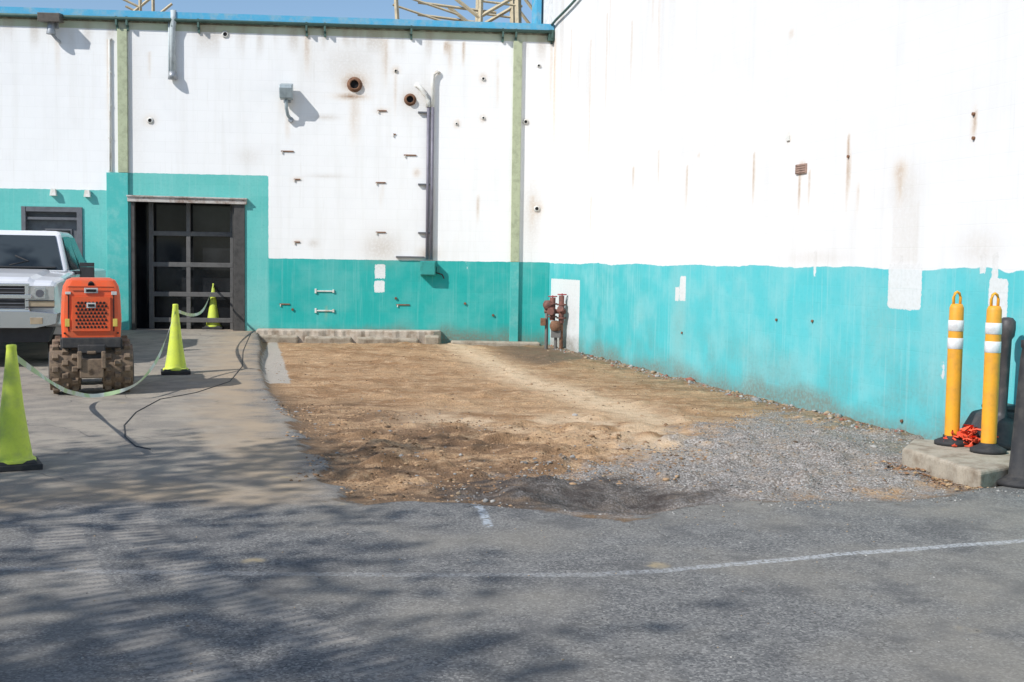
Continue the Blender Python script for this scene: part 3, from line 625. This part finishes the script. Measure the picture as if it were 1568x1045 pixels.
cb=[(-.92,-1.32,1.31),(.92,-1.32,1.31),(.94,-3.6,1.31),(-.94,-3.6,1.31)]; ct=[(-.72,-2.08,1.87),(.72,-2.08,1.87),(.74,-3.35,1.87),(-.74,-3.35,1.87)]
cm_=[(-.66,-2.28,1.93),(.66,-2.28,1.93),(.68,-3.22,1.93),(-.68,-3.22,1.93)]
m.add(cb+ct+cm_,[(0,1,5,4),(1,2,6,5),(2,3,7,6),(3,0,4,7),(4,5,9,8),(5,6,10,9),(6,7,11,10),(7,4,8,11),(8,9,10,11),(0,3,2,1)],0)
m.ob('cab',[SIL],MT,te,.04,seg=3)
m=MB()
def pane(quad,ins,off):
    q4=[Vector(p) for p in quad]; c=sum(q4,Vector())/4; nrm=(q4[1]-q4[0]).cross(q4[3]-q4[0]).normalized()
    if nrm.dot(c-Vector((0,-2.5,1.5)))<0: nrm=-nrm
    a=[p+(c-p).normalized()*ins+nrm*off for p in q4]; m.add(a,[(0,1,2,3)],0)
pane([cb[0],cb[1],ct[1],ct[0]],.08,.014)
def lerp(a,b,t_): return tuple(Vector(a).lerp(Vector(b),t_))
for i,j in((1,2),(0,3)):
    for t0,t1 in((.12,.55),(.58,.97)): pane([lerp(cb[i],cb[j],t0-.02),lerp(cb[i],cb[j],t1),lerp(ct[i],ct[j],t1),lerp(ct[i],ct[j],max(0,t0-.10))],.045,.014)
m.ob('windows',[GLS],MT,te,fix=False)
m=MB()
for sx in(-1,1): m.tube([(sx*.1,-1.42,1.40),(sx*.45+.1,-1.50,1.46),(sx*.4+.25,-1.6,1.54)],.012,6,0)
m.ob('wipers',[black],MT,te)
m=MB()
m.box((0,.065,.97),(1.12,.03,.34),2); m.box((0,.095,.985),(1.30,.03,.055),1)
for sx in(-1,1):
    m.box((sx*.75,.03,1.03),(.36,.09,.20),3,(0,0,-sx*.10)); m.box((sx*.75,.03,.885),(.36,.09,.075),4,(0,0,-sx*.10))
    m.box((sx*.75,.075,1.03),(.14,.03,.15),1,(0,0,-sx*.1)); m.box((sx*.585,.08,.97),(.05,.04,.34),1)
    m.box((sx*.75,.082,.93),(.37,.01,.012),2,(0,0,-sx*.1)); m.box((sx*.75,.08,.84),(.37,.03,.014),2,(0,0,-sx*.1)); m.cyl((sx*.75,.09,1.03),(sx*.75,.097,1.03),.055,n=14,mi=5)
m.box((0,.08,1.145),(1.24,.04,.035),1); m.box((0,.08,.80),(1.24,.04,.04),1)
for k in range(6): m.box((0,.084,.84+.05*k),(1.1,.01,.012),5)
m.prism([(-.97,.62),(-.99,.76),(-.60,.79),(.60,.79),(.99,.76),(.97,.62),(.70,.56),(-.70,.56)],-.12,.19,1,None,'y')
m.box((0,.195,.67),(.5,.012,.13),5); m.prism([(-.92,.56),(.92,.56),(.85,.36),(-.85,.36)],-.15,.08,6,None,'y')
for sx in(-1,1): m.box((sx*.72,.195,.66),(.16,.02,.09),4)
for sx in(-1,1):
    m.box((sx*1.16,-1.62,1.30),(.20,.10,.17),6); m.box((sx*1.16,-1.62,1.42),(.20,.10,.06),6); m.box((sx*1.02,-1.60,1.30),(.14,.06,.05),6)
    m.box((sx*.998,-2.6,.92),(.012,2.0,.03),1)
    m.box((sx*1.0,-2.3,1.10),(.03,.14,.03),6)
    m.tube([(sx*.998,-.98+.49*math.cos(a),.42+.49*math.sin(a)) for a in np.linspace(0,math.pi,12)],.018,6,0)
m.box((0,-2.7,.55),(1.5,5.1,.30),6); m.box((0,-5.8,.6),(1.8,.12,.16),1); m.box((0,-1.40,1.375),(1.5,.14,.02),6)
hl=pm('headlight_lens',(.55,.56,.55),.1,.5,.1); m.ob('trim',[SIL,chr_,pm('black_grille',(.015,.015,.016),.5),hl,pm('amber_lens',(.5,.40,.28),.15,.3),greym,pm('black_plastic',(.028,.028,.03),.55)],MT,te,.008)
m=MB()
for y in(-.98,-4.55):
    for sx in(-1,1):
        M=Matrix.Translation((sx*.86,y,.39))@Matrix.Rotation(math.pi/2*sx,4,'Y')
        m.lathe([(.0,-.11),(.24,-.11),(.36,-.12),(.39,-.08),(.395,0),(.39,.08),(.36,.12),(.25,.115),(.235,.06),(.10,.05),(.08,.09),(0,.09)],n=32,mi=0,M=M)
        m.lathe([(.245,.108),(.225,.112),(.21,.07),(.10,.062),(.08,.10),(0,.102)],n=24,mi=1,M=M)
        for k in range(6):
            a=k*math.pi/3; m.box((.15*math.cos(a),.15*math.sin(a),.08),(.17,.05,.03),1,(0,0,a),1,M)
m.ob('wheels',[black,galv],MT,te)
# ------------------------------------------------------------------ right-hand concrete island
IH=.125
A=G(1381,708);Bp=G(1500,748);C=G(1545,738)
m=MB(); E_=[(A.x,A.y)]
for k in range(1,12):
    p=A.lerp(Bp,k/12); E_.append((p.x+random.uniform(-.012,.012),p.y+random.uniform(-.012,.012)))
m.prism(E_+[(Bp.x,Bp.y),(C.x,C.y),(4.55,9.25),(4.2,10.0),(3.5,10.15)],-.1,IH,0,None,'z')
m.ob('concrete_island',[concm],None,None,.03,seg=3)
yel=pm('safety_yellow_plastic',(.80,.36,.02),.5,0,.35,5,(.48,.24,.05),.03); refl=pm('reflective_white',(.74,.74,.74),.35,0,.3,8); 
def delin(u,v,name,h=1.24,r=.060):
    p=G(u,v,IH); m=MB(); m.lathe([(.0,0),(.14,0),(.14,.03),(.11,.045),(.075,.06),(.07,.08)],n=20,mi=1)
    m.lathe([(r,.04),(r,.74*h+.0),(r*.98,.80*h),(r*.96,.93*h),(r*.75,.955*h),(.0,.958*h)],n=20,mi=0)
    P=[(-.032,0,.93*h),(-.034,0,h+.0),(-.02,0,h+.035),(0,0,h+.045),(.02,0,h+.035),(.034,0,h+.0),(.032,0,.93*h)]; m.tube(P,.012,8,0)
    for z0,z1 in((.655*h,.725*h),(.775*h,.845*h)): m.lathe([(r+.0005,z0-.002),(r+.003,z0),(r+.003,z1),(r+.0005,z1+.002)],n=20,mi=2)
    m.ob(name,[yel,black,refl],Matrix.Translation(p)@Matrix.Rotation(.3,4,'Z')@Matrix.Rotation(random.uniform(-.008,.008),4,'Y'),None)
delin(1457,681,'delineator_post'); delin(1513,693,'delineator_post')
net=pm('orange_netting',(.85,.10,.04),.6,0,.2); m=MB(); c=G(1484,683,IH)
for k in range(60):
    P=[];a=random.uniform(0,6.28);r0=random.uniform(.02,.19); q0=Vector((c.x+r0*math.cos(a),c.y+.6*r0*math.sin(a),.14))
    hh=random.uniform(.0,.17)*(1-r0/.22)
    for j in range(5): q0=q0+Vector((random.uniform(-.05,.05),random.uniform(-.04,.04),random.uniform(-.03,.03))); P.append((q0.x,q0.y,max(.14,q0.z+hh)))
    m.tube(P,.008,5,0)
for k in range(16):
    a=random.uniform(0,6.28); r0=random.uniform(0,.11); b=Vector((c.x+r0*math.cos(a),c.y+.5*r0*math.sin(a),.17+random.uniform(0,.10)))
    d=[b+Vector((random.uniform(-.07,.07),random.uniform(-.05,.05),random.uniform(-.03,.04))) for _ in range(4)]; m.add(d,[(0,1,2),(0,2,3)],0)
m.ob('orange_safety_netting',[net],fix=False)
bp=pm('dark_charcoal_plastic',(.04,.038,.042),.5,0,.4,6,(.10,.085,.08),.05)
m=MB(); M=Matrix.Translation((4.08,9.75,IH))@Matrix.Rotation(.03,4,'Y')
m.lathe([(.0,0),(.20,0),(.20,.05),(.17,.07),(.15,.20),(.12,.23),(.055,.25),(.045,.3),(.043,.90),(.062,.93),(.068,.99),(.064,1.05),(.04,1.08),(0,1.085)],n=24,mi=0,M=M)
m.ob('charcoal_delineator',[bp])
m=MB(); M=Matrix.Translation((4.08,9.92,IH)); m.prism([(-.2,0),(.35,0),(.35,.26),(.05,.30),(-.12,.26),(-.2,.12)],-.15,.15,0,M,'y'); m.box((.1,0,.31),(.3,.25,.05),0,None,1,M)
m.ob('plastic_base_block',[bp],None,None,.03)
p=G(1562,742,0); m=MB(); M=Matrix.Translation((p.x+.015,p.y,0.0))
m.lathe([(0,0),(.2,0),(.2,.03),(.13,.05),(.10,.07),(.075,.5),(.05,.95),(.04,1.02),(.05,1.03),(.05,1.08),(0,1.09)],n=24,mi=0,M=M); m.ob('black_delineator',[black])
# ------------------------------------------------------------------ stones
ico=bmesh.new(); bmesh.ops.create_icosphere(ico,subdivisions=1,radius=1); iv=np.array([v.co[:] for v in ico.verts]); ifc=[[v.index for v in f.verts] for f in ico.faces]; ico.free()
def stones(name,pts,sizes,mats,mi,sink=.15,flat=.65):
    nv=len(iv); V=np.zeros((len(pts)*nv,3)); 
    zz=zg(pts[:,0],pts[:,1])
    for i in range(len(pts)):
        s=sizes[i]; sc=s*rng.uniform(.6,1.25,3)*[1,1,flat]; a=rng.uniform(0,6.28); c,sn=math.cos(a),math.sin(a)
        w_=iv*(1+rng.uniform(-.34,.34,(nv,1)))*sc; V[i*nv:(i+1)*nv]=np.stack([w_[:,0]*c-w_[:,1]*sn,w_[:,0]*sn+w_[:,1]*c,w_[:,2]],1)+[pts[i,0],pts[i,1],zz[i]+s*sink]
    Fs=(np.array(ifc)[None]+ (np.arange(len(pts))*nv)[:,None,None]).reshape(-1,3)
    me=bpy.data.meshes.new(name); me.vertices.add(len(V)); me.vertices.foreach_set('co',V.reshape(-1).astype(np.float32))
    me.loops.add(len(Fs)*3); me.loops.foreach_set('vertex_index',Fs.reshape(-1).astype(np.int32)); me.polygons.add(len(Fs)); me.polygons.foreach_set('loop_start',np.arange(len(Fs),dtype=np.int32)*3)
    me.update(calc_edges=True)
    for k in mats: me.materials.append(k)
    me.polygons.foreach_set('material_index',np.repeat(mi,len(ifc)).astype(np.int32))
    o=bpy.data.objects.new(name,me); S.collection.objects.link(o)
def scatter(poly,n,soft=.3):
    P=np.array(poly); lo=P.min(0)-.3; hi=P.max(0)+.3
    x=rng.uniform(lo[0],hi[0],n*6); y=rng.uniform(lo[1],hi[1],n*6); d=segd(x,y,poly,True)+(fbm(x*2.4,y*2.4,3)-.5)*1.2*soft
    k=(d>0)&(np.hypot((x-pit.x+.1)/1.2,(y-pit.y-.1)/.7)>rng.uniform(.6,1.2,len(x))); return np.stack([x[k],y[k]],1)[:n]
def left_of_wall(p):
    q=(p[:,0]-COR.x)*(-.966)+(p[:,1]-COR.y)*(-.259); return p[q>.03]
gmats=[pm('stone_grey',(.27,.265,.255),.9,0,.5,20),pm('stone_light',(.40,.385,.36),.9,0,.4,20),pm('stone_dark',(.14,.135,.13),.9,0,.4,20),pm('stone_tan',(.36,.27,.18),.95,0,.5,20)]
p1=left_of_wall(scatter(P_grav,6500,1.4)); stones('gravel',p1,rng.uniform(.004,.011,len(p1)),gmats,rng.choice(4,len(p1),p=[.45,.25,.2,.10]))
Pd=px([(410,560),(640,525),(900,550),(1200,620),(1350,660),(1420,750),(1000,785),(700,768),(510,764),(470,680)])
p2=left_of_wall(scatter(Pd,3000,.5)); Pf=px([(430,610),(700,640),(900,660),(1080,690),(1060,775),(700,768),(510,764),(470,690)]); p2b=scatter(Pf,3600,.6)
p2=np.concatenate([p2,p2b]); nb=len(p2b); szz=rng.gamma(1.8,.0034,len(p2))+.003; szz[-nb:]=rng.gamma(1.6,.0046,nb)+.003
cl=[pm('clod_tan',(.42,.275,.16),.97,0,.5,20),pm('clod_brown',(.24,.145,.08),.97,0,.5,20),gmats[0],pm('clod_dark',(.13,.085,.053),.97,0,.5,20)]
stones('dirt_clods',p2,szz,cl,rng.choice(4,len(p2),p=[.36,.44,.05,.15]),-.05,.55)
tt=rng.uniform(.3,15,800); off=np.abs(rng.normal(0,.13,800))+.03
pw=np.stack([COR.x+.259*tt-.966*off,COR.y-.966*tt-.259*off],1); stones('wall_base_rubble',pw,rng.gamma(2,.006,800)+.004,[gmats[0],gmats[1],gmats[3],pm('brick_bits',(.30,.12,.08),.9)],rng.choice(4,800,p=[.4,.2,.25,.15]))
p3=np.concatenate([scatter(px([(620,690),(900,690),(1000,790),(700,775)]),34,.3),[tuple(G(1305,742)[:2]),tuple(G(880,635)[:2]),tuple(G(1088,700)[:2]),tuple(G(1338,677)[:2])]]); stones('rubble_stones',p3,np.concatenate([rng.uniform(.012,.028,len(p3)-4),[.035,.04,.03,.05]]),gmats,rng.choice(4,len(p3)))
ql=scatter(px([(100,800),(1500,790),(1500,1000),(100,1040)]),240,.1); stones('asphalt_grit',ql,rng.uniform(.003,.007,len(ql)),gmats,rng.choice(4,len(ql)))
m=MB()
for k in range(460):
    if k<260:
        a=random.uniform(0,1); b=A.lerp(Bp,a); x=b.x-abs(random.gauss(0,.12)); y=b.y+random.gauss(0,.10)
    else:
        s=random.uniform(2,14.5); o_=abs(random.gauss(0,.16))+.03; x=COR.x+.259*s-.966*o_; y=COR.y-.966*s-.259*o_
    z=zg1(x,y)+.012; l=random.uniform(.012,.03); a=random.uniform(0,6.28); M=Matrix.Translation((x,y,z))@Matrix.Rotation(a,4,'Z')@Matrix.Rotation(random.uniform(-.7,.7),4,'X')
    m.add([(-l,0,0),(0,-l*.45,.004),(l,0,.0),(0,l*.45,.006)],[(0,1,2,3)],random.choice((0,0,1)),M)
m.ob('dry_leaves',[pm('leaf_brown',(.26,.14,.07),.8),pm('leaf_tan',(.38,.26,.14),.8)],fix=False)
m=MB(); P=[(384,512),(372,540),(371,562),(352,585),(300,602),(245,612),(208,632),(190,652),(192,670),(208,684),(236,690)]
Q=[]
for i in range(len(P)-1):
    for k in range(5):
        s=k/5; u=P[i][0]*(1-s)+P[i+1][0]*s; v=P[i][1]*(1-s)+P[i+1][1]*s; z=0
        for _ in range(3): g=G(u,v,z); z=zg1(g.x,g.y)
        Q.append((g.x,g.y,z+.003))
m.tube(Q,.0055,6,0); m.ob('black_cable',[black])
# ------------------------------------------------------------------ trees (they cast the branch shadows)
bark=pm('tree_bark',(.16,.13,.10),.9,0,.5,10); leafm=pm('evergreen_leaf',(.06,.10,.035),.7,0,.5,3)
def tree(x,y,h,seed,thick=1.0,leaves=0,name='bare_tree'):
    rn=random.Random(seed); m=MB(); tips=[]
    def br(p,d,l,r,lv):
        n=4; P=[p];rs=[r]
        for k in range(n):
            d=(d+Vector((rn.uniform(-.16,.16),rn.uniform(-.16,.16),rn.uniform(-.03,.12)))).normalized(); p=p+d*l/n; P.append(p); rs.append(r*(1-.45*(k+1)/n))
        m.tube(P,rs,7 if lv<2 else 4,0)
        if lv>=3: tips.extend(P[1:])
        if lv>=(4 if leaves else 5): return
        k=rn.choice((3,4)) if lv<4 else 3
        for i in range(k):
            s=rn.choice((2,3,4,4)) if lv else rn.choice((3,4,4)); q0=P[s]; az=rn.uniform(0,6.28); sp=rn.uniform(.35,.85)
            ax=Vector((math.cos(az),math.sin(az),.15)); nd=(d*math.cos(sp)+ax*math.sin(sp)).normalized()
            br(q0,nd,l*rn.uniform(.62,.85),rs[s]*rn.uniform(.6,.78),lv+1)
    br(Vector((0,0,-.1)),Vector((0,0,1)),h*.30,h*.022*thick,0)
    for i in range(leaves):
        p=rn.choice(tips)+Vector((rn.gauss(0,.22),rn.gauss(0,.22),rn.gauss(0,.16))); l=rn.uniform(.05,.12); q_=Matrix.Rotation(rn.uniform(0,6.28),4,'Z')@Matrix.Rotation(rn.uniform(-1.2,1.2),4,'X')
        m.add([(-l,0,0),(0,-l*.5,0),(l,0,0),(0,l*.5,0)],[(0,1,2,3)],1,Matrix.Translation(p)@q_)
    m.ob(name,[bark,leafm],Matrix.Translation((x,y,0)),fix=False)
tree(-9.4,.7,10,3,1.5,6000,'evergreen_tree'); tree(-13.4,3.4,11.5,11,1.9); tree(-15.5,1.5,12,21,1.8); tree(-8.4,-.4,9,31,1.5,5000,'evergreen_tree')
